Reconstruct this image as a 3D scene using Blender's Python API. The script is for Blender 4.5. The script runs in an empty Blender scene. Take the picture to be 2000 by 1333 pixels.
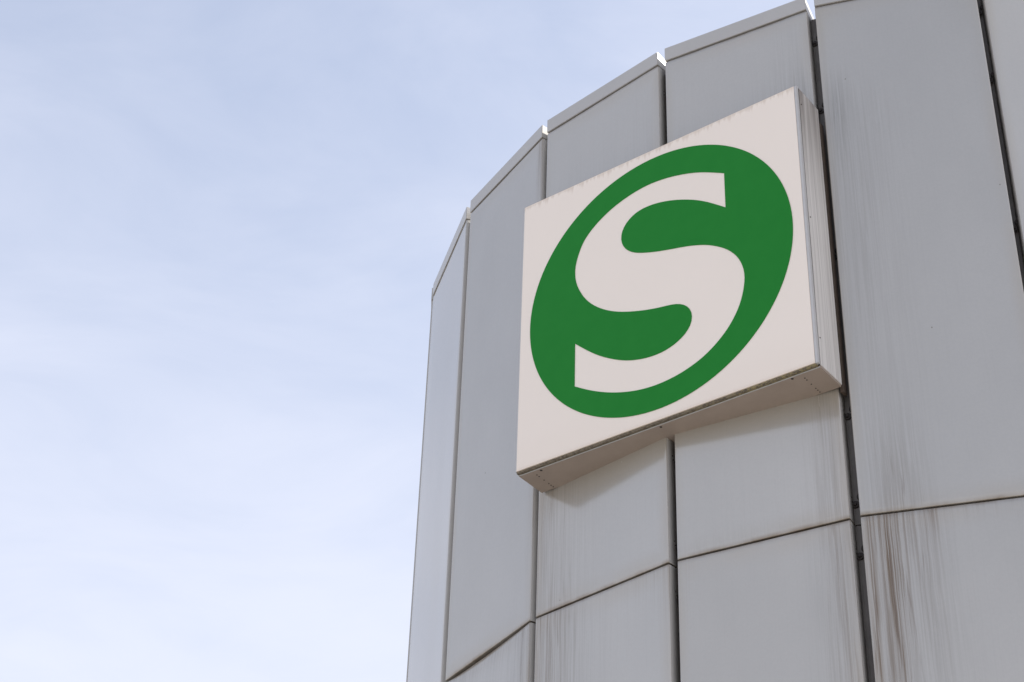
import bpy, bmesh, math, random
from mathutils import Vector
random.seed(4)
S = bpy.context.scene
col = S.collection

# ------------------------------------------------------------------ camera
CAM_Z = 1.6
cd = bpy.data.cameras.new('camera'); cam = bpy.data.objects.new('camera', cd); col.objects.link(cam)
cd.sensor_width = 36.0; cd.lens = 3645.3 / 2000 * 36.0
cd.clip_start = 0.1; cd.clip_end = 9000
pi_, ro_ = math.radians(35.2016), math.radians(2.0531)
fwd = Vector((0, math.cos(pi_), math.sin(pi_))); up = Vector((0, -math.sin(pi_), math.cos(pi_))); rt = Vector((1, 0, 0))
r2 = rt*math.cos(ro_) + up*math.sin(ro_); u2 = -rt*math.sin(ro_) + up*math.cos(ro_)
from mathutils import Matrix
M = Matrix((r2, u2, -fwd)).transposed().to_4x4(); M.translation = (0, 0, CAM_Z)
cam.matrix_world = M
S.camera = cam

# ------------------------------------------------------------------ light
SUN_AZ, SUN_EL = 2.5, 36.0           # azimuth counter-clockwise from +X, elevation, in degrees
sd_ = bpy.data.lights.new('sun', 'SUN'); sun = bpy.data.objects.new('sun', sd_); col.objects.link(sun)
sd_.energy = 5.0; sd_.angle = math.radians(0.53); sd_.color = (1.0, 0.95, 0.88)
a, e = math.radians(SUN_AZ), math.radians(SUN_EL)
sdir = Vector((math.cos(e)*math.cos(a), math.cos(e)*math.sin(a), math.sin(e)))
sun.rotation_euler = (-sdir).to_track_quat('-Z', 'Y').to_euler()
sun.location = sdir*60
W = bpy.data.worlds.new("World"); S.world = W; W.use_nodes = True
nt = W.node_tree; N = nt.nodes; Lk = nt.links; N.clear()
out = N.new('ShaderNodeOutputWorld'); bg = N.new('ShaderNodeBackground')
sky = N.new('ShaderNodeTexSky'); sky.sky_type = 'NISHITA'; sky.sun_disc = False
sky.sun_elevation = e; sky.sun_rotation = math.radians(90.0 - SUN_AZ)
sky.air_density = 1.0; sky.dust_density = 0.5; sky.ozone_density = 1.8
SKY_STRENGTH = 0.15
bg.inputs['Strength'].default_value = SKY_STRENGTH
# thin high cloud: streaky noise on a plane far overhead, drawn on the sky direction
tc = N.new('ShaderNodeTexCoord'); sep = N.new('ShaderNodeSeparateXYZ'); Lk.new(tc.outputs['Generated'], sep.inputs[0])
def wm(op, a_, b_=None, c_=None):
    n = N.new('ShaderNodeMath'); n.operation = op
    for i_, v_ in enumerate((a_, b_, c_)):
        if v_ is None: continue
        if isinstance(v_, (int, float)): n.inputs[i_].default_value = v_
        else: Lk.new(v_, n.inputs[i_])
    return n.outputs[0]
zz = wm('ADD', wm('MAXIMUM', sep.outputs[2], 0.0), 0.16)
cx_ = wm('DIVIDE', sep.outputs[0], zz); cy_ = wm('DIVIDE', sep.outputs[1], zz)
cmb = N.new('ShaderNodeCombineXYZ'); Lk.new(cx_, cmb.inputs[0]); Lk.new(cy_, cmb.inputs[1])
mp = N.new('ShaderNodeMapping'); Lk.new(cmb.outputs[0], mp.inputs[0])
mp.inputs['Rotation'].default_value = (0, 0, math.radians(12)); mp.inputs['Scale'].default_value = (1.0, 1.7, 1.0)
mp.inputs['Location'].default_value = (11.1, 5.7, 0.0)
def wnoise(scale, detail, rough, vec, dist=0.0):
    n = N.new('ShaderNodeTexNoise'); n.inputs['Scale'].default_value = scale; n.inputs['Detail'].default_value = detail
    n.inputs['Roughness'].default_value = rough; n.inputs['Distortion'].default_value = dist; Lk.new(vec, n.inputs['Vector']); return n.outputs['Fac']
n1 = wnoise(1.1, 5, 0.52, mp.outputs[0], 0.35); n2 = wnoise(3.2, 6, 0.6, mp.outputs[0], 0.8)
nn = wm('ADD', wm('MULTIPLY', n1, 0.66), wm('MULTIPLY', n2, 0.34))
# the veil thickens towards the horizon and towards the sun, with soft mottling
dotn = N.new('ShaderNodeVectorMath'); dotn.operation = 'DOT_PRODUCT'; Lk.new(tc.outputs['Generated'], dotn.inputs[0]); dotn.inputs[1].default_value = sdir
f_ = wm('ADD', wm('MULTIPLY', wm('SUBTRACT', 0.72, wm('MAXIMUM', sep.outputs[2], 0.1)), 0.90), 0.465)
f_ = wm('ADD', f_, wm('MULTIPLY', wm('MAXIMUM', wm('SUBTRACT', dotn.outputs['Value'], 0.45), 0.0), 1.3))
f_ = wm('ADD', f_, wm('MULTIPLY', wm('SUBTRACT', nn, 0.5), 0.82))
veil = N.new('ShaderNodeMapRange'); veil.interpolation_type = 'SMOOTHERSTEP'; Lk.new(f_, veil.inputs[0])
veil.inputs[1].default_value = 0.0; veil.inputs[2].default_value = 1.0; veil.inputs[3].default_value = 0.18; veil.inputs[4].default_value = 0.90
mixc = N.new('ShaderNodeMix'); mixc.data_type = 'RGBA'; Lk.new(veil.outputs[0], mixc.inputs[0])
Lk.new(sky.outputs[0], mixc.inputs[6])
CLOUD = (4.26, 4.38, 4.98)
mixc.inputs[7].default_value = (*CLOUD, 1)
Lk.new(mixc.outputs[2], bg.inputs['Color']); Lk.new(bg.outputs[0], out.inputs[0])
S.view_settings.view_transform = 'Standard'; S.view_settings.look = 'None'
S.view_settings.gamma = 1; S.view_settings.use_curve_mapping = False
S.view_settings.exposure = 0.56

# ------------------------------------------------------------------ helpers
def link(name, me, mat, parent=None):
    o = bpy.data.objects.new(name, me)
    if mat is not None: me.materials.append(mat)
    col.objects.link(o)
    if parent is not None: o.parent = parent
    return o
def mesh(name, verts, faces, smooth=False):
    me = bpy.data.meshes.new(name); me.from_pydata([tuple(v) for v in verts], [], faces); me.update()
    if smooth:
        for p in me.polygons: p.use_smooth = True
    return me
class G:
    """node-graph helper"""
    def __init__(s, name):
        s.m = bpy.data.materials.new(name); s.m.use_nodes = True; s.t = s.m.node_tree; s.t.nodes.clear()
        s.o = s.t.nodes.new('ShaderNodeOutputMaterial'); s.b = s.t.nodes.new('ShaderNodeBsdfPrincipled')
        s.t.links.new(s.b.outputs[0], s.o.inputs[0])
    def n(s, k, **kw):
        n = s.t.nodes.new(k)
        for a_, v in kw.items(): setattr(n, a_, v)
        return n
    def put(s, v, sock):
        if isinstance(v, (int, float)): sock.default_value = v
        elif isinstance(v, tuple): sock.default_value = (*v, 1) if len(v) == 3 and sock.type == 'RGBA' else v
        else: s.t.links.new(v, sock)
    def math(s, op, *a_):
        n = s.n('ShaderNodeMath', operation=op)
        for i_, v in enumerate(a_): s.put(v, n.inputs[i_])
        return n.outputs[0]
    def sat(s, v):
        n = s.n('ShaderNodeClamp'); s.put(v, n.inputs[0]); return n.outputs[0]
    def ramp(s, v, lo, hi, a_=0.0, b_=1.0, smooth=True):
        n = s.n('ShaderNodeMapRange', interpolation_type='SMOOTHSTEP' if smooth else 'LINEAR')
        s.put(v, n.inputs[0])
        for i_, q in enumerate((lo, hi, a_, b_)): s.put(q, n.inputs[i_+1])
        return n.outputs[0]
    def mix(s, f, a_, b_):
        n = s.n('ShaderNodeMix', data_type='RGBA'); s.put(f, n.inputs[0]); s.put(a_, n.inputs[6]); s.put(b_, n.inputs[7]); return n.outputs[2]
    def vec(s, x, y, z):
        n = s.n('ShaderNodeCombineXYZ'); s.put(x, n.inputs[0]); s.put(y, n.inputs[1]); s.put(z, n.inputs[2]); return n.outputs[0]
    def noise(s, v, scale=1.0, detail=3.0, rough=0.5, dist=0.0):
        n = s.n('ShaderNodeTexNoise'); s.put(v, n.inputs['Vector']); n.inputs['Scale'].default_value = scale
        n.inputs['Detail'].default_value = detail; n.inputs['Roughness'].default_value = rough; n.inputs['Distortion'].default_value = dist
        return n.outputs['Fac']
    def uv(s):
        n = s.n('ShaderNodeUVMap'); n.uv_map = 'metres'; q = s.n('ShaderNodeSeparateXYZ'); s.t.links.new(n.outputs[0], q.inputs[0]); return q.outputs[0], q.outputs[1]
    def obj(s): return s.n('ShaderNodeTexCoord').outputs['Object']
    def bump(s, h, dist=0.001, strength=1.0):
        n = s.n('ShaderNodeBump'); n.inputs['Distance'].default_value = dist; n.inputs['Strength'].default_value = strength
        s.put(h, n.inputs['Height']); s.t.links.new(n.outputs[0], s.b.inputs['Normal'])
    def set(s, **kw):
        for k, v in kw.items(): s.put(v, s.b.inputs[k.replace('_', ' ')])
        return s.m
def simple(name, c, rough=0.5, metal=0.0, var=0.15, scale=20):
    g = G(name); f = g.noise(g.obj(), scale, 4, 0.6)
    lo = tuple(x*(1-var) for x in c); hi = tuple(min(1, x*(1+var)) for x in c)
    return g.set(Base_Color=g.mix(f, lo, hi), Roughness=rough, Metallic=metal)

# ------------------------------------------------------------------ materials
def panel_material():
    g = G('coated_aluminium')
    u, v = g.uv()
    at = g.n('ShaderNodeVertexColor'); at.layer_name = 'stain_and_reflection'
    sp = g.n('ShaderNodeSeparateColor'); g.t.links.new(at.outputs[0], sp.inputs[0])
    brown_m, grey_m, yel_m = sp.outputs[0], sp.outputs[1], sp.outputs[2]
    # runs start and stop at their own heights: break the dirt up along each run
    brk = g.ramp(g.noise(g.vec(g.math('MULTIPLY', u, 22.0), g.math('MULTIPLY', v, 0.9), 3.7), 1.0, 3, 0.6), 0.32, 0.62, 0.35, 1.0)
    brown_m = g.math('MULTIPLY', brown_m, brk); grey_m = g.math('MULTIPLY', grey_m, g.math('ADD', 0.25, g.math('MULTIPLY', brk, 0.6)))
    oi = g.n('ShaderNodeObjectInfo').outputs['Random']
    seed = g.math('MULTIPLY', oi, 37.0)
    wob = g.noise(g.vec(g.math('MULTIPLY', u, 3.0), g.math('MULTIPLY', v, 3.2), seed), 1.0, 2, 0.5)
    uw = g.math('ADD', u, g.math('MULTIPLY', g.math('SUBTRACT', wob, 0.5), 0.022))
    fine = g.noise(g.vec(g.math('MULTIPLY', u, 110.0), g.math('MULTIPLY', v, 1.6), seed), 1.0, 3, 0.6)
    med = g.noise(g.vec(g.math('MULTIPLY', uw, 62.0), g.math('MULTIPLY', v, 1.0), seed), 1.0, 3, 0.6)
    line = g.math('ABSOLUTE', g.math('SUBTRACT', g.noise(g.vec(g.math('MULTIPLY', uw, 26.0), g.math('MULTIPLY', v, 0.35), seed), 1.0, 2, 0.55), 0.5))
    lines = g.ramp(line, 0.003, 0.020, 1.0, 0.0)
    blot = g.noise(g.vec(g.math('MULTIPLY', u, 2.2), g.math('MULTIPLY', v, 1.3), seed), 1.0, 4, 0.55)
    grain = g.noise(g.vec(g.math('MULTIPLY', u, 60.0), g.math('MULTIPLY', v, 60.0), seed), 1.0, 4, 0.7)
    base = g.mix(blot, (0.432, 0.424, 0.404), (0.490, 0.478, 0.454))
    base = g.mix(g.ramp(grain, 0.3, 0.75, 0.0, 0.10), base, (0.32, 0.32, 0.31))
    tone = g.math('ADD', 0.955, g.math('MULTIPLY', oi, 0.09))
    tn = g.n('ShaderNodeVectorMath', operation='SCALE'); g.put(base, tn.inputs[0]); g.put(tone, tn.inputs['Scale']); base = tn.outputs[0]
    # sparse specks of dirt and small scratches
    vo = g.n('ShaderNodeTexVoronoi'); vo.inputs['Scale'].default_value = 1.0
    g.put(g.vec(g.math('MULTIPLY', u, 4.2), g.math('MULTIPLY', v, 3.4), seed), vo.inputs['Vector'])
    vs = g.n('ShaderNodeSeparateColor'); g.t.links.new(vo.outputs['Color'], vs.inputs[0])
    speck = g.math('MULTIPLY', g.ramp(vo.outputs['Distance'], 0.012, 0.024, 1.0, 0.0), g.math('GREATER_THAN', vs.outputs[0], 0.6))
    # faint weathering streaks everywhere
    base = g.mix(g.math('MULTIPLY', g.ramp(fine, 0.48, 0.8), 0.05), base, (0.25, 0.25, 0.24))
    gm = g.math('MULTIPLY', grey_m, g.sat(g.math('ADD', g.ramp(fine, 0.30, 0.72), g.math('MULTIPLY', g.ramp(med, 0.4, 0.7), 0.5))))
    c = g.mix(g.sat(gm), base, (0.165, 0.155, 0.135))
    bm = g.math('MULTIPLY', brown_m, g.sat(g.math('ADD', g.ramp(med, 0.40, 0.62, 0.26, 0.60), g.math('MULTIPLY', g.ramp(fine, 0.45, 0.60), 0.40))))
    comb = g.ramp(g.noise(g.vec(g.math('MULTIPLY', g.math('ADD', u, g.math('MULTIPLY', wob, 0.012)), 74.0), g.math('MULTIPLY', v, 0.12), seed), 1.0, 1, 0.4), 0.50, 0.62)
    comb = g.math('MULTIPLY', comb, g.math('MULTIPLY', brown_m, g.ramp(v, 0.15, 1.1, 1.0, 0.15)))
    c = g.mix(g.sat(bm), c, (0.165, 0.118, 0.080))
    c = g.mix(g.sat(g.math('MULTIPLY', comb, 0.95)), c, (0.150, 0.108, 0.074))
    c = g.mix(g.math('MULTIPLY', g.sat(g.math('MULTIPLY', g.math('ADD', brown_m, g.math('MULTIPLY', grey_m, 0.35)), 1.3)), g.math('MULTIPLY', lines, 0.75)), c, (0.13, 0.09, 0.06))
    c = g.mix(g.math('MULTIPLY', yel_m, 0.6), c, (0.40, 0.345, 0.235))  # yellow corner dirt, and the painted reflection of the sign's underside
    # pale wash-out lines where water ran clean
    l2 = g.math('ABSOLUTE', g.math('SUBTRACT', g.noise(g.vec(g.math('MULTIPLY', uw, 8.0), g.math('MULTIPLY', v, 0.3), g.math('ADD', seed, 9.0)), 1.0, 2, 0.5), 0.52))
    c = g.mix(g.math('MULTIPLY', g.sat(g.math('MULTIPLY', grey_m, 2.0)), g.ramp(l2, 0.002, 0.008, 0.45, 0.0)), c, (0.55, 0.55, 0.54))
    c = g.mix(g.math('MULTIPLY', speck, 0.6), c, g.mix(g.math('GREATER_THAN', vs.outputs[1], 0.7), (0.12, 0.09, 0.07), (0.6, 0.6, 0.58)))
    # warm film of dust towards every edge of a panel
    hh0 = g.n('ShaderNodeAttribute', attribute_name='panel_height', attribute_type='OBJECT').outputs['Fac']
    ww0 = g.n('ShaderNodeAttribute', attribute_name='panel_width', attribute_type='OBJECT').outputs['Fac']
    e1 = g.math('MAXIMUM', g.ramp(v, 0.0, 0.16, 1.0, 0.0), g.ramp(g.math('SUBTRACT', hh0, v), 0.0, 0.14, 1.0, 0.0))
    e2 = g.math('MAXIMUM', g.ramp(u, 0.0, 0.07, 1.0, 0.0), g.ramp(g.math('SUBTRACT', ww0, u), 0.0, 0.09, 1.0, 0.0))
    ef = g.math('MULTIPLY', g.math('MAXIMUM', e1, e2), g.ramp(blot, 0.3, 0.65, 0.08, 0.32))
    c = g.mix(g.sat(ef), c, (0.40, 0.345, 0.270))
    # rust-brown dirt held along the panel's top and bottom edge
    hh = g.n('ShaderNodeAttribute', attribute_name='panel_height', attribute_type='OBJECT').outputs['Fac']
    db = g.math('SUBTRACT', hh, v)
    edge = g.math('MULTIPLY', g.math('ADD', g.ramp(v, 0.0, 0.022, 1.0, 0.0), g.ramp(db, 0.0, 0.03, 1.0, 0.0)), g.ramp(g.noise(g.vec(g.math('MULTIPLY', u, 6.0), 0.0, seed), 1.0, 4, 0.6), 0.3, 0.7, 0.12, 0.75))
    c = g.mix(g.sat(edge), c, (0.20, 0.150, 0.105))
    h = g.math('ADD', g.math('MULTIPLY', g.noise(g.vec(g.math('MULTIPLY', u, 1.6), g.math('MULTIPLY', v, 0.7), seed), 1.0, 1, 0.4), 1.0), g.math('MULTIPLY', grain, 0.012))
    g.bump(h, 0.025, 0.5)
    dirt = g.sat(g.math('ADD', g.math('ADD', gm, bm), g.math('MULTIPLY', yel_m, 0.3)))  # the yellow part also counts the painted reflection
    return g.set(Base_Color=c, Roughness=g.math('ADD', 0.13, g.math('MULTIPLY', dirt, 0.35)), Metallic=0.30, Specular_IOR_Level=0.5)
M_PANEL = panel_material()
M_COPING = simple('coping_aluminium', (0.47, 0.455, 0.43), 0.32, 0.3, 0.06, 3)
M_CORE = simple('backing_steel', (0.135, 0.125, 0.118), 0.6, 0.0, 0.35, 12)
M_RUST = simple('rusted_fixing', (0.028, 0.022, 0.020), 0.7, 0.0, 0.4, 60)
M_RETURN = simple('folded_panel_edge', (0.50, 0.485, 0.46), 0.5, 0.0, 0.08, 6)
M_ROOF = simple('roof_felt', (0.09, 0.09, 0.09), 0.9, 0.0, 0.2, 5)
M_WOOD = simple('weathered_batten', (0.060, 0.042, 0.030), 0.85, 0.0, 0.6, 25)

def face_material():
    g = G('opal_plastic'); u, v = g.uv()      # u, v run 0..2 m from the lower left corner
    big = g.noise(g.vec(u, v, 0.0), 0.9, 2, 0.5)
    c = g.mix(big, (0.850, 0.765, 0.680), (0.888, 0.802, 0.715))
    d = g.noise(g.vec(g.math('MULTIPLY', u, 38.0), g.math('MULTIPLY', v, 1.4), 0.0), 1.0, 3, 0.6)
    ln = g.math('MULTIPLY', g.ramp(d, 0.35, 0.75), g.noise(g.vec(g.math('MULTIPLY', u, 9.0), 0.0, 0.0), 1.0, 2, 0.5))
    top = g.math('SUBTRACT', 2.0, v)
    tm = g.math('MULTIPLY', g.ramp(top, 0.0, g.math('ADD', 0.012, g.math('MULTIPLY', ln, 0.15)), 1.0, 0.0), 0.40)
    c = g.mix(g.math('MULTIPLY', tm, g.ramp(d, 0.2, 0.6, 0.35, 1.0)), c, (0.48, 0.36, 0.26))
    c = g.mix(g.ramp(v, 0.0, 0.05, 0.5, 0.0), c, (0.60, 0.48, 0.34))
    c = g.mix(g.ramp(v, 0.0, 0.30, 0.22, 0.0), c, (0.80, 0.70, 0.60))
    return g.set(Base_Color=c, Roughness=0.32, Specular_IOR_Level=0.35)
M_FACE = face_material()
def green_material():
    g = G('green_film'); f = g.noise(g.obj(), 9, 5, 0.6)
    return g.set(Base_Color=g.mix(f, (0.010, 0.190, 0.022), (0.016, 0.215, 0.028)), Roughness=0.5, Specular_IOR_Level=0.12)
M_GREEN = green_material()
def box_material():
    g = G('box_side_aluminium'); o = g.obj(); q = g.n('ShaderNodeSeparateXYZ'); g.t.links.new(o, q.inputs[0])
    x, y, z = q.outputs[0], q.outputs[1], q.outputs[2]
    st = g.noise(g.vec(g.math('MULTIPLY', x, 70.0), g.math('MULTIPLY', y, 70.0), g.math('MULTIPLY', z, 0.7)), 1.0, 4, 0.6)
    s2 = g.noise(g.vec(g.math('MULTIPLY', x, 18.0), g.math('MULTIPLY', y, 18.0), g.math('MULTIPLY', z, 0.5)), 1.0, 2, 0.5)
    c = g.mix(g.ramp(st, 0.35, 0.75), (0.72, 0.69, 0.655), (0.50, 0.47, 0.44))
    topm = g.math('MULTIPLY', g.ramp(z, 0.0, 1.15, 0.0, 0.85), g.ramp(s2, 0.30, 0.62, 0.15, 1.0))
    c = g.mix(topm, c, (0.175, 0.145, 0.125))
    return g.set(Base_Color=c, Roughness=0.45, Metallic=0.15)
M_BOX = box_material()
M_TRIM = simple('edge_trim', (0.52, 0.51, 0.50), 0.4, 0.2, 0.12, 14)
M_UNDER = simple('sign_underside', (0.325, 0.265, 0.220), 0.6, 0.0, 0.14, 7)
def moss_material():
    g = G('mossy_edge'); f = g.noise(g.obj(), 60, 5, 0.7); q = g.n('ShaderNodeSeparateXYZ'); g.t.links.new(g.obj(), q.inputs[0])
    f2 = g.noise(g.obj(), 6, 3, 0.6)
    c = g.mix(g.ramp(f, 0.35, 0.65), (0.105, 0.085, 0.060), (0.22, 0.185, 0.135))
    m = g.math('MULTIPLY', g.ramp(f, 0.42, 0.58), g.ramp(g.math('ADD', q.outputs[0], g.math('MULTIPLY', g.math('SUBTRACT', f2, 0.5), 1.5)), 0.0, 0.8, 0.05, 1.0))
    c = g.mix(m, c, (0.27, 0.225, 0.11))
    g.bump(f, 0.01, 0.8)
    return g.set(Base_Color=c, Roughness=0.9)
M_MOSS = moss_material()
def ground_material():
    g = G('concrete_paving'); o = g.obj()
    b = g.n('ShaderNodeTexBrick'); g.t.links.new(o, b.inputs['Vector']); b.inputs['Scale'].default_value = 1.0
    b.inputs['Color1'].default_value = (0.46, 0.43, 0.39, 1); b.inputs['Color2'].default_value = (0.40, 0.375, 0.34, 1); b.inputs['Mortar'].default_value = (0.13, 0.12, 0.11, 1)
    b.inputs['Mortar Size'].default_value = 0.01; b.inputs['Brick Width'].default_value = 0.8; b.inputs['Row Height'].default_value = 0.4
    f = g.noise(o, 0.7, 6, 0.6)
    return g.set(Base_Color=g.mix(g.ramp(f, 0.3, 0.8, 0.0, 0.4), b.outputs['Color'], (0.32, 0.30, 0.27)), Roughness=0.85)
M_GROUND = ground_material()

# ------------------------------------------------------------------ ground
R_ = 4000
gm_ = link('ground', mesh('ground', [(-R_,-R_,0),(R_,-R_,0),(R_,R_,0),(-R_,R_,0)], [(0,1,2,3)]), M_GROUND)
gm_['kind'] = 'structure'

# ------------------------------------------------------------------ the round tower
CX, CY, RAD = 3.53292032, 12.1205122, 4.17306111
DELTA, PHI, GAP = 14.1947048, -121.735569, 0.0537093
ZT, ZC, ZJ = 10.2045, 10.0849, 6.43105
JG = 0.011                      # horizontal joint width
TILT = {0:(-0.6927,0.0005,-0.0087,0.0016), 1:(0.1716,0.0058,0.0063,-0.0028), 2:(0.5085,0.0015,0.0036,0.0019),
        3:(0.6027,-0.0087,0.0050,-0.0018), 4:(-0.8303,0.0028,0.0024,-0.0059), 5:(-0.0433,-0.0020,-0.0070,0.0070)}
def facet(k):
    """plan frame of facet k: origin at the middle of the face, tangent t, outward normal n, half width"""
    er, en, et, ew = TILT.get(k, (0, 0, 0, 0))
    d = math.radians(DELTA); a0 = math.radians(PHI) + (k-3)*d; a1 = a0 + math.radians(er)
    n0 = Vector((math.cos(a0), math.sin(a0), 0)); t0 = Vector((-math.sin(a0), math.cos(a0), 0))
    n = Vector((math.cos(a1), math.sin(a1), 0)); t = Vector((-math.sin(a1), math.cos(a1), 0))
    hw = RAD*math.tan(d/2) - GAP/2 + ew
    return Vector((CX, CY, 0)) + n0*(RAD+en) + t0*et, t, n, hw
tower = bpy.data.objects.new('tower', None); tower.empty_display_size = 1; col.objects.link(tower)
tower.location = (CX, CY, 0)
tower['label'] = 'round tower clad in upright grey metal panels with open dark joints'
tower['category'] = 'tower'
def tlink(name, me, mat, parent=tower):
    o = link(name, me, mat); o.parent = parent
    o.matrix_parent_inverse = Matrix.Identity(4)
    return o
def frame_matrix(k, z):
    """object matrix relative to the tower empty: x across the panel, y into the wall, z up"""
    o, t, n, hw = facet(k)
    m_ = Matrix((t, -n, Vector((0, 0, 1)))).transposed().to_4x4(); m_.translation = o - Vector((CX, CY, 0)) + Vector((0, 0, z))
    return m_, hw
def sm(x, a_, b_):
    t_ = max(0.0, min(1.0, (x-a_)/(b_-a_))); return t_*t_*(3-2*t_)
SIGN_B, SIGN_T = 7.228, 9.228
def stain_and_reflection(k, row, u, z, w):
    """brown, grey and yellow dirt on a panel at u metres from its left edge and height z"""
    r = g_ = y = 0.0
    ur = w - u
    if row == 0:
        if k in (2, 3) and z > SIGN_T - 0.1:
            rise = 0.10 + (0.20*sm(u, 0.5, w) if k == 3 else 0.04*sm(u, 0.3, w))
            g_ += 0.62*math.exp(-max(0, z-SIGN_T)/rise) + (0.30*sm(u, 0.65, w)*math.exp(-max(0, z-SIGN_T)/0.22) if k == 3 else 0)
        if k == 1:
            r += 0.55*sm(u, w-0.075, w-0.02)*sm(z, 9.3, 10.0); g_ += 0.12*sm(u, w-0.1, w)
        if k == 4:
            topz = 9.62 - 0.5*u
            g_ += 0.22*(1-sm(z, topz-0.35, topz+0.05))*(1-sm(u, 0.10, 0.55))*(0.45+0.55*sm(z, 6.9, 8.6))
            g_ += 0.42*math.exp(-((u-0.075)/0.045)**2)*math.exp(-((z-9.22)/0.28)**2)
            g_ += 0.28*(1-sm(z, 6.45, 7.4))*math.exp(-((u-0.22)/0.12)**2)
            r += 0.32*(1-sm(z, 6.43, 7.1))*math.exp(-((u-0.20)/0.10)**2)
            y += 0.45*math.exp(-u/0.07)*sm(z, 9.55, 10.05) + 0.35*math.exp(-ur/0.10)*sm(z, 9.5, 10.1)
        if k == 5: y += 0.3*math.exp(-u/0.10)*sm(z, 9.3, 10.1)
        if k == 2 and z < SIGN_B + 0.1:
            r += 0.26*(1-sm(u, 0.05, 0.36)); g_ += 0.16*(1-sm(u, 0.2, 0.6)); r += 0.25*math.exp(-((u-0.035)/0.012)**2)
            r += 0.20*math.exp(-((u-0.115)/0.01)**2)
            y += 0.50*sm(z, 6.98, 7.20)*(0.6+0.4*sm(u, 0.2, 0.5))  # paints the warm reflection of the sign's underside into the panel colour
        if k == 3 and z < SIGN_B + 0.1:
            r += 0.24*sm(u, w-0.26, w-0.08); g_ += 0.16*sm(u, w-0.3, w); y += 0.45*sm(z, 7.04, 7.20)  # the yellow term paints the underside's reflection here too
            g_ += 0.10*(1-sm(z, 6.43, 6.6))
    else:
        d = (ZJ-0.01) - z          # below the joint (first lower row)
        if row == 1:
            if k == 4:
                fade = 1-sm(d, 0.75, 1.9)
                r += 0.62*fade*(1-sm(u, 0.10, 0.25))*(0.55+0.45*sm(u, 0.03, 0.12)) + 0.30*(1-sm(d, 0.1, 1.2))*(1-sm(u, 0.2, 0.48))
                r += 0.42*math.exp(-((u-0.36)/0.055)**2)*math.exp(-d/0.13) + 0.10*math.exp(-d/0.05)
                r += 0.9*math.exp(-((u-0.028-0.012*math.sin(d*2.1))/0.007)**2)*(1-sm(d, 1.3, 2.6))
                r += 0.75*math.exp(-((u-0.125-0.02*sm(d, 0, 1))/0.009)**2)*(1-sm(d, 0.9, 1.4))
                g_ += 0.22*(1-sm(u, 0.25, 0.6))*(1-sm(d, 0.8, 2.0))
            if k == 2:
                r += 0.34*(1-sm(u, 0.05, 0.42)); g_ += 0.20*(1-sm(u, 0.2, 0.7)) + 0.30*math.exp(-d/0.09)*sm(u, 0.4, 0.9)
                r += 0.3*math.exp(-((u-0.035)/0.012)**2)+0.28*math.exp(-((u-0.095)/0.01)**2)
                r += 0.18*sm(u, w-0.1, w)*math.exp(-d/0.5)
            if k == 3:
                r += 0.34*sm(u, w-0.20, w-0.05)*(1-sm(d, 1.2, 3)); g_ += 0.20*sm(u, w-0.34, w-0.05)
                r += 0.22*math.exp(-u/0.05)*math.exp(-d/0.25)
            if k == 1:
                g_ += 0.45*math.exp(-d/0.10) + 0.35*sm(u, w-0.30, w-0.05); r += 0.28*sm(u, w-0.16, w-0.02)
            if k in (0, 5, 6, -1): r += 0.15*math.exp(-d/0.2)
    return min(1, r), min(1, g_), min(1, y)
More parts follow.
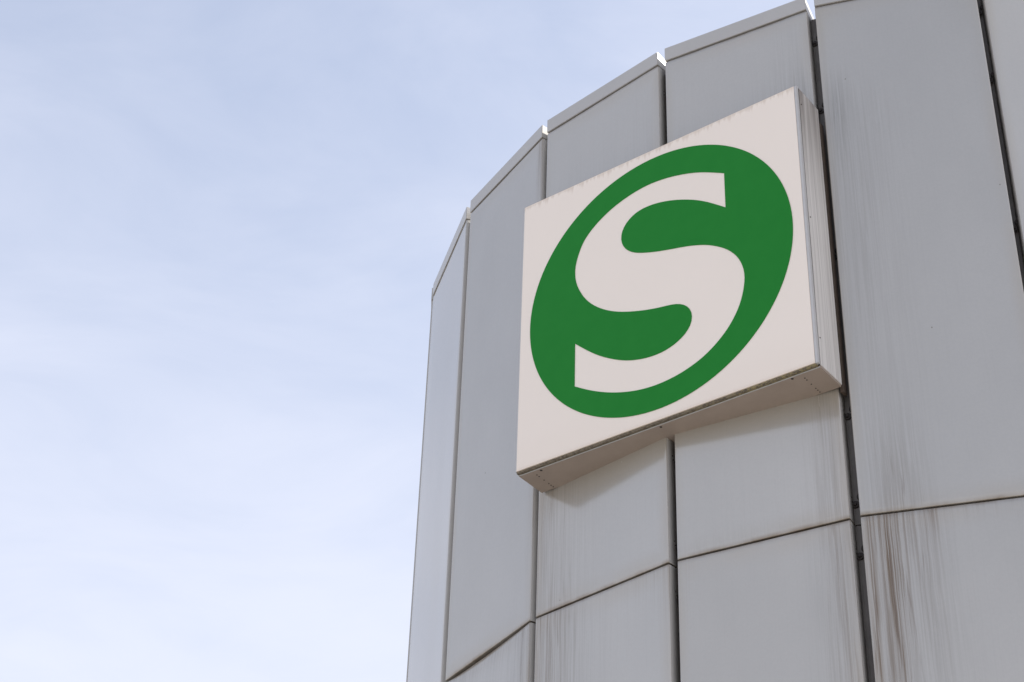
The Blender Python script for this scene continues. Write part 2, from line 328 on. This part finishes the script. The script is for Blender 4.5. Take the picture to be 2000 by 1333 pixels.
def build_panel(k, row, z0, z1, fine):
    m_, hw = frame_matrix(k, z0); H = z1 - z0; w = 2*hw; dep = 0.080; rr = 0.007
    # plan profile from back left round the folded front to back right
    prof = [(-hw+0.002, dep)]
    for i in range(4):
        a_ = math.radians(i*30); prof.append((-hw + rr - rr*math.cos(a_), rr - rr*math.sin(a_)))
    nx = 96 if fine else 4
    for i in range(1, nx): prof.append((-hw + rr + (w-2*rr)*i/nx, 0.0))
    for i in range(4):
        a_ = math.radians(90 - i*30); prof.append((hw - rr + rr*math.cos(a_), rr - rr*math.sin(a_)))
    prof.append((hw-0.002, dep))
    nz = 120 if fine else 6
    zs = [0, 0.0015, 0.004] + [0.004 + (H-0.008)*i/nz for i in range(1, nz)] + [H-0.004, H-0.0015, H]
    ins = [0.0035, 0.001, 0] + [0]*(nz-1) + [0, 0.001, 0.0035]
    dent = 0.018 if (k == 1 and row == 1) else 0.0
    V = []; F = []; UVs = []
    ax = random.uniform(-1, 1)*0.0010; ay = random.uniform(-1, 1)*0.0010
    for z, i_ in zip(zs, ins):
        for (x, y) in prof:
            yy = y + i_ if y < dep else y
            if y < dep:
                uu = (x+hw)/w
                bow = math.sin(math.pi*max(0, min(1, uu)))
                bowl = math.sin(math.pi*max(0, min(1, uu))**0.7)**0.6 if 0 < uu < 1 else 0.0
                yy += dent*bowl*math.exp(-(H-z)/0.10)
                yy -= 0.0016*bow*math.sin(math.pi*z/H) * (1 if (k+row) % 2 else 0.4)
            V.append((x, yy, z)); UVs.append((x+hw, H-z))
    m = len(prof)
    for j in range(len(zs)-1):
        for i in range(m-1):
            a_ = j*m+i; F.append((a_, a_+1, a_+m+1, a_+m))
    F.append(tuple(range(m-1, -1, -1))); F.append(tuple((len(zs)-1)*m+i for i in range(m)))
    F.append(tuple([0] + [j*m for j in range(1, len(zs))] + [j*m+m-1 for j in range(len(zs)-1, -1, -1)]))
    me = mesh('panel', V, F)
    for p in me.polygons[:(len(zs)-1)*(m-1)]: p.use_smooth = True
    uvl = me.uv_layers.new(name='metres')
    vi = [0]*len(me.loops); me.loops.foreach_get('vertex_index', vi)
    flat = []
    for q in vi: flat += UVs[q]
    uvl.data.foreach_set('uv', flat)
    ca = me.color_attributes.new('stain_and_reflection', 'FLOAT_COLOR', 'POINT')
    cc = []
    for q in range(len(V)):
        r, g_, y = stain_and_reflection(k, row, V[q][0]+hw, V[q][2]+z0, w); cc += [r, g_, y, 1]
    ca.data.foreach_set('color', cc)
    o = tlink('panel', me, M_PANEL); o.matrix_local = m_; o['panel_height'] = H; o['panel_width'] = w
    me.materials.append(M_RETURN)
    ret = {0, m-2}
    for j in range(len(zs)-1):
        for i in ret: me.polygons[j*(m-1)+i].material_index = 1
    return o
ROWS = [(ZJ+JG/2, ZC-0.004), (ZJ-3.655+JG/2, ZJ-JG/2), (0.30, ZJ-3.655-JG/2)]
KS = list(range(-3, 11))
panels = {}
for k in KS:
    for row, (z0, z1) in enumerate(ROWS):
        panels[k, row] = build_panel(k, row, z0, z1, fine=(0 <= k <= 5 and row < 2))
# small countersunk rivets in the folded right side of each panel
def disc_bm(bm, c, ax, r, h, seg=10):
    ax = Vector(ax).normalized(); a_ = ax.orthogonal().normalized(); b_ = ax.cross(a_)
    lo = [bm.verts.new(Vector(c) + (a_*math.cos(2*math.pi*i/seg) + b_*math.sin(2*math.pi*i/seg))*r) for i in range(seg)]
    hi = [bm.verts.new(Vector(c) + ax*h + (a_*math.cos(2*math.pi*i/seg) + b_*math.sin(2*math.pi*i/seg))*r*0.85) for i in range(seg)]
    bm.faces.new(hi)
    for i in range(seg): bm.faces.new((lo[i], lo[(i+1) % seg], hi[(i+1) % seg], hi[i]))
FIX_Z = [9.88, 9.32, 8.2, 7.12, 6.575, 6.27, 5.1, 3.9]
for k in range(0, 6):
    for row in (0, 1):
        z0, z1 = ROWS[row]; m_, hw = frame_matrix(k, z0)
        bm = bmesh.new()
        for z in FIX_Z:
            if z0 < z < z1:
                for dz, dy in ((0.012, 0.056), (-0.012, 0.062)): disc_bm(bm, (hw-0.0035, dy, z-z0+dz), (1, 0, 0), 0.0045, 0.004, 8)
        me = bpy.data.meshes.new('rivet'); bm.to_mesh(me); bm.free()
        o = link('rivet', me, M_RUST, panels[k, row]); o['kind'] = 'stuff'

# parapet coping, one folded cap over each column of panels
def build_coping(k):
    m_, hw = frame_matrix(k, 0); bm = bmesh.new(); dep = 0.34
    z0, z1 = ZC+0.007, ZT
    taper = dep*math.tan(math.radians(DELTA/2))*0.75
    q = [(-hw, -0.004, z0), (hw, -0.004, z0), (hw-taper, dep, z0), (-hw+taper, dep, z0), (-hw, -0.004, z1), (hw, -0.004, z1), (hw-taper, dep, z1-0.02), (-hw+taper, dep, z1-0.02)]
    vs = [bm.verts.new(p) for p in q]
    for f in ((0,3,2,1),(4,5,6,7),(0,1,5,4),(1,2,6,5),(2,3,7,6),(3,0,4,7)): bm.faces.new([vs[i] for i in f])
    bmesh.ops.bevel(bm, geom=[e_ for e_ in bm.edges], offset=0.003, segments=2, affect='EDGES')
    me = bpy.data.meshes.new('coping'); bm.to_mesh(me); bm.free()
    o = tlink('coping', me, M_COPING); o.matrix_local = m_
for k in range(-3, 11): build_coping(k)
# dark backing wall behind the joints, in lifts that meet at the panel joints
NSEG = 360/DELTA
def ring(name, ap, z0, z1, mat, cap=True):
    V = []; F = []; n = 25
    for z in (z0, z1):
        for i in range(n):
            a_ = math.radians(PHI + (i-3+0.5)*DELTA) if i < 25 else 0
            rr_ = ap/math.cos(math.radians(DELTA/2)); V.append((rr_*math.cos(a_), rr_*math.sin(a_), z))
    for i in range(n): F.append((i, (i+1) % n, n+(i+1) % n, n+i))
    F.append(tuple(n+i for i in range(n))); F.append(tuple(range(n-1, -1, -1)))
    return tlink(name, mesh(name, V, F), mat)
ring('backing_wall', RAD-0.096, ZJ+0.004, ZC-0.012, M_CORE)
ring('backing_wall', RAD-0.096, ROWS[1][0], ZJ-0.004, M_CORE)
ring('backing_wall', RAD-0.096, 0.30, ROWS[1][0]-0.008, M_CORE)
ring('core', RAD-0.115, 0.0, ZC-0.015, M_CORE)
ring('plinth', RAD-0.02, 0.0, 0.285, M_CORE)
ring('roof', RAD-0.36, ZC-0.014, ZC+0.03, M_ROOF)
# round washers with bolt heads in the open joints
bm = bmesh.new(); disc_bm(bm, (0, 0, 0), (0, -1, 0), 0.023, 0.006, 16); disc_bm(bm, (0, -0.006, 0), (0, -1, 0), 0.010, 0.009, 6)
bolt_me = bpy.data.meshes.new('bolt'); bm.to_mesh(bm and bolt_me); bm.free(); bolt_me.materials.append(M_RUST)
for k in range(0, 6):                                  # joint between facet k and k+1
    oA, tA, nA, hA = facet(k); oB, tB, nB, hB = facet(k+1)
    c = ((oA+tA*hA) + (oB-tB*hB))/2; nn_ = (nA+nB).normalized(); tt = Vector((-nn_.y, nn_.x, 0))
    for z in FIX_Z:
        for dx, dz in ((-0.010, -0.022), (0.022, 0.022)):
            p = c - nn_*0.083 + tt*dx - Vector((CX, CY, 0)); p.z = z+dz
            o = bpy.data.objects.new('bolt', bolt_me); col.objects.link(o); o.parent = tower
            m_ = Matrix((tt, -nn_, Vector((0, 0, 1)))).transposed().to_4x4(); m_.translation = p; o.matrix_local = m_

# ------------------------------------------------------------------ the sign
SX, SY, SZ, SYAW, SDEP = 0.834245988, 8.70895401, 8.22804755, -38.1048188, 0.257537855
sign = bpy.data.objects.new('station_sign', None); col.objects.link(sign)
# the empty's own axes: x along the face, y out of the wall behind it, z up; origin in the middle of the face
sign.location = (SX, SY, SZ); sign.rotation_euler = (0, 0, math.radians(SYAW))
sign['label'] = 'white square box sign with a white S in a green disc, on the tower'
sign['category'] = 'sign'
def rbox(bm, x0, x1, y0, y1, z0, z1, bev=0.0):
    vs = [bm.verts.new(p) for p in ((x0,y0,z0),(x1,y0,z0),(x1,y1,z0),(x0,y1,z0),(x0,y0,z1),(x1,y0,z1),(x1,y1,z1),(x0,y1,z1))]
    fs = [bm.faces.new([vs[i] for i in f]) for f in ((0,3,2,1),(4,5,6,7),(0,1,5,4),(1,2,6,5),(2,3,7,6),(3,0,4,7))]
    if bev:
        es = list({e_ for f in fs for e_ in f.edges}); bmesh.ops.bevel(bm, geom=es, offset=bev, segments=2, affect='EDGES')
def part(name, mat, bxs, parent=sign, stuff=False):
    bm = bmesh.new()
    for b_ in bxs: rbox(bm, *b_)
    me = bpy.data.meshes.new(name); bm.to_mesh(me); bm.free()
    o = link(name, me, mat, parent)
    if stuff: o['kind'] = 'stuff'
    return o
D = SDEP
# housing (behind the face), sides and underside slightly proud of each other, no shared planes
part('housing', M_BOX, [(-0.992, 0.994, 0.034, D, -0.985, 0.996, 0.003)])
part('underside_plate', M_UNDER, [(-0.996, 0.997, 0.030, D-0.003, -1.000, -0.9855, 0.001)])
part('side_plate', M_BOX, [(0.9945, 1.000, 0.030, D+0.002, -0.985, 0.998, 0.001)])
part('side_plate', M_BOX, [(-1.000, -0.9925, 0.030, D+0.002, -0.985, 0.998, 0.001)])
part('edge_trim', M_TRIM, [(0.982, 1.000, 0.0015, 0.022, -0.985, 1.000, 0.002)])
part('edge_trim', M_TRIM, [(-1.000, -0.994, 0.0015, 0.026, -0.985, 1.000, 0.001)])
part('mossy_edge_strip', M_MOSS, [(-0.996, 0.985, 0.006, 0.0295, -0.996, -0.982, 0.002)])
part('bottom_rail', M_TRIM, [(-0.997, 0.997, 0.0225, 0.0292, -1.001, -0.9965, 0.001)])
part('groove_shade', M_RUST, [(0.9825, 0.996, 0.0225, 0.0335, -0.985, 0.9975, 0.0)])  # dark strip put in as the shade of the groove behind the trim
part('batten', M_WOOD, [(0.985, 1.003, D+0.004, D+0.05, -1.03, 0.90, 0.002)])
# opal plastic face, very slightly pillowed
V = []; F = []; UVs = []; n = 24; x0, x1, z0, z1 = -0.9935, 0.9815, -0.9815, 1.0
for j in range(n+1):
    for i in range(n+1):
        a_, b_ = i/n, j/n; x = x0+(x1-x0)*a_; z = z0+(z1-z0)*b_
        V.append((x, -0.0010*(1-(2*a_-1)**6)*(1-(2*b_-1)**6), z)); UVs.append((x+1, z+1))
F = [(j*(n+1)+i, j*(n+1)+i+1, (j+1)*(n+1)+i+1, (j+1)*(n+1)+i) for j in range(n) for i in range(n)]
nf = len(V)
per = [(0, i) for i in range(n+1)] + [(j, n) for j in range(1, n+1)] + [(n, i) for i in range(n-1, -1, -1)] + [(j, 0) for j in range(n-1, 0, -1)]
idx0 = [j*(n+1)+i for j, i in per]
idx = list(range(nf, nf+len(idx0)))
for q in idx0: V.append(V[q]); UVs.append(UVs[q])
nf = len(V)
for q in idx: V.append((V[q][0], 0.030, V[q][2])); UVs.append(UVs[q])
for q in range(len(idx)): F.append((idx[q], nf+q, nf+(q+1) % len(idx), idx[(q+1) % len(idx)]))
F.append(tuple(nf+q for q in range(len(idx))))
me = mesh('face_plate', V, F)
for p in me.polygons[:n*n]: p.use_smooth = True
uvl = me.uv_layers.new(name='metres')
for lp in me.loops: uvl.data[lp.index].uv = UVs[lp.vertex_index]
face = link('face_plate', me, M_FACE, sign)
S_POINTS = [(0.487,0.569), (0.371,0.633), (0.278,0.675), (0.171,0.708), (0.075,0.728), (-0.047,0.737), (-0.172,0.721), (-0.297,0.683), (-0.386,0.637), (-0.462,0.582), (-0.526,0.513), (-0.563,0.428), (-0.586,0.346), (-0.588,0.281), (-0.581,0.220), (-0.573,0.195), (-0.533,0.104), (-0.474,0.019), (-0.397,-0.053), (-0.321,-0.104), (-0.246,-0.141), (-0.147,-0.177), (-0.048,-0.205), (0.037,-0.222), (0.103,-0.232), (0.151,-0.247), (0.198,-0.278), (0.226,-0.317), (0.237,-0.362), (0.232,-0.403), (0.210,-0.450), (0.167,-0.488), (0.119,-0.514), (0.053,-0.535), (-0.019,-0.540), (-0.092,-0.534), (-0.177,-0.514), (-0.250,-0.485), (-0.336,-0.438), (-0.424,-0.378), (-0.506,-0.307), (-0.581,-0.236), (-0.581,-0.542), (-0.499,-0.594), (-0.424,-0.636), (-0.338,-0.676), (-0.252,-0.707), (-0.156,-0.732), (-0.060,-0.745), (0.035,-0.745), (0.130,-0.733), (0.200,-0.715), (0.271,-0.690), (0.342,-0.652), (0.413,-0.599), (0.473,-0.539), (0.523,-0.467), (0.555,-0.401), (0.576,-0.329), (0.586,-0.271), (0.588,-0.206), (0.570,-0.131), (0.540,-0.069), (0.498,-0.014), (0.449,0.030), (0.394,0.068), (0.338,0.099), (0.247,0.134), (0.154,0.159), (0.061,0.182), (-0.034,0.210), (-0.130,0.247), (-0.190,0.285), (-0.232,0.339), (-0.249,0.399), (-0.243,0.455), (-0.218,0.503), (-0.174,0.542), (-0.112,0.567), (-0.026,0.569), (0.070,0.551), (0.165,0.518), (0.259,0.474), (0.340,0.425), (0.418,0.365), (0.486,0.309)]
# green disc with the S cut out of it, a thin film on the face
def catmull(P_, sub=5):
    out_ = []
    for i in range(len(P_)-1):
        p0 = P_[max(i-1, 0)]; p1 = P_[i]; p2 = P_[i+1]; p3 = P_[min(i+2, len(P_)-1)]
        for s in range(sub):
            t = s/sub
            out_.append(tuple(0.5*((2*p1[c]) + (-p0[c]+p2[c])*t + (2*p0[c]-5*p1[c]+4*p2[c]-p3[c])*t*t + (-p0[c]+3*p1[c]-3*p2[c]+p3[c])*t**3) for c in (0, 1)))
    out_.append(tuple(P_[-1])); return out_
def smooth(P_, it=2):
    for _ in range(it):
        P_ = [P_[0]] + [tuple(0.25*P_[i-1][c]+0.5*P_[i][c]+0.25*P_[i+1][c] for c in (0, 1)) for i in range(1, len(P_)-1)] + [P_[-1]]
    return P_
def resample(P_, step):
    out_ = [P_[0]]; acc = 0
    L_ = [0]
    for i in range(1, len(P_)): L_.append(L_[-1] + math.dist(P_[i], P_[i-1]))
    n_ = max(2, int(L_[-1]/step)); j = 0
    for q in range(1, n_):
        s = L_[-1]*q/n_
        while L_[j+1] < s: j += 1
        t = (s-L_[j])/(L_[j+1]-L_[j]); out_.append(tuple(P_[j][c]*(1-t)+P_[j+1][c]*t for c in (0, 1)))
    out_.append(P_[-1]); return out_
sideA = smooth(resample(catmull(S_POINTS[:42]), 0.03), 2)
sideB = smooth(resample(catmull(S_POINTS[42:]), 0.03), 2)
outline = sideA + sideB
cu = bpy.data.curves.new('emblem', 'CURVE'); cu.dimensions = '2D'; cu.fill_mode = 'BOTH'; cu.extrude = 0.0009
def spline(pts):
    sp = cu.splines.new('POLY'); sp.points.add(len(pts)-1)
    for q, (x, y) in zip(sp.points, pts): q.co = (x, y, 0, 1)
    sp.use_cyclic_u = True
spline([(-0.004+0.9165*math.cos(2*math.pi*i/200), 0.009+0.920*math.sin(2*math.pi*i/200)) for i in range(200)])
spline(outline)
tmp = bpy.data.objects.new('tmp', cu); col.objects.link(tmp)
bpy.context.view_layer.update()
me = bpy.data.meshes.new_from_object(tmp.evaluated_get(bpy.context.evaluated_depsgraph_get()))
bpy.data.objects.remove(tmp); bpy.data.curves.remove(cu)
me.name = 'green_disc'; me.materials.clear()
for v in me.vertices: v.co = (v.co.x, -0.0028 + (-v.co.z), v.co.y)
me.update()
disc = link('green_disc', me, M_GREEN, face)
disc['label'] = 'green disc with a wide rounded letter S left white'
# screws under the box and in its right side
def screws(parent, places, ax, r):
    for p in places:
        bm = bmesh.new(); disc_bm(bm, p, ax, r, 0.002, 8); me_ = bpy.data.meshes.new('screw'); bm.to_mesh(me_); bm.free()
        link('screw', me_, M_RUST, parent)
under = [o for o in sign.children if o.name.startswith('underside')][0]
screws(under, [(-0.847, 0.045, -1.0), (-0.02, 0.045, -1.0), (0.82, 0.04, -1.0)], (0, 0, -1), 0.0085)
for xs in (-0.897, 0.878):
    screws(under, [(xs, y_, -1.0) for y_ in (0.072, 0.094, 0.142, 0.190, 0.212, 0.234)], (0, 0, -1), 0.0042)
sides = [o for o in sign.children if o.name.startswith('side_plate')]
screws(sides[0], [(1.0, 0.045, z) for z in (0.88, 0.03, -0.80)], (1, 0, 0), 0.005)
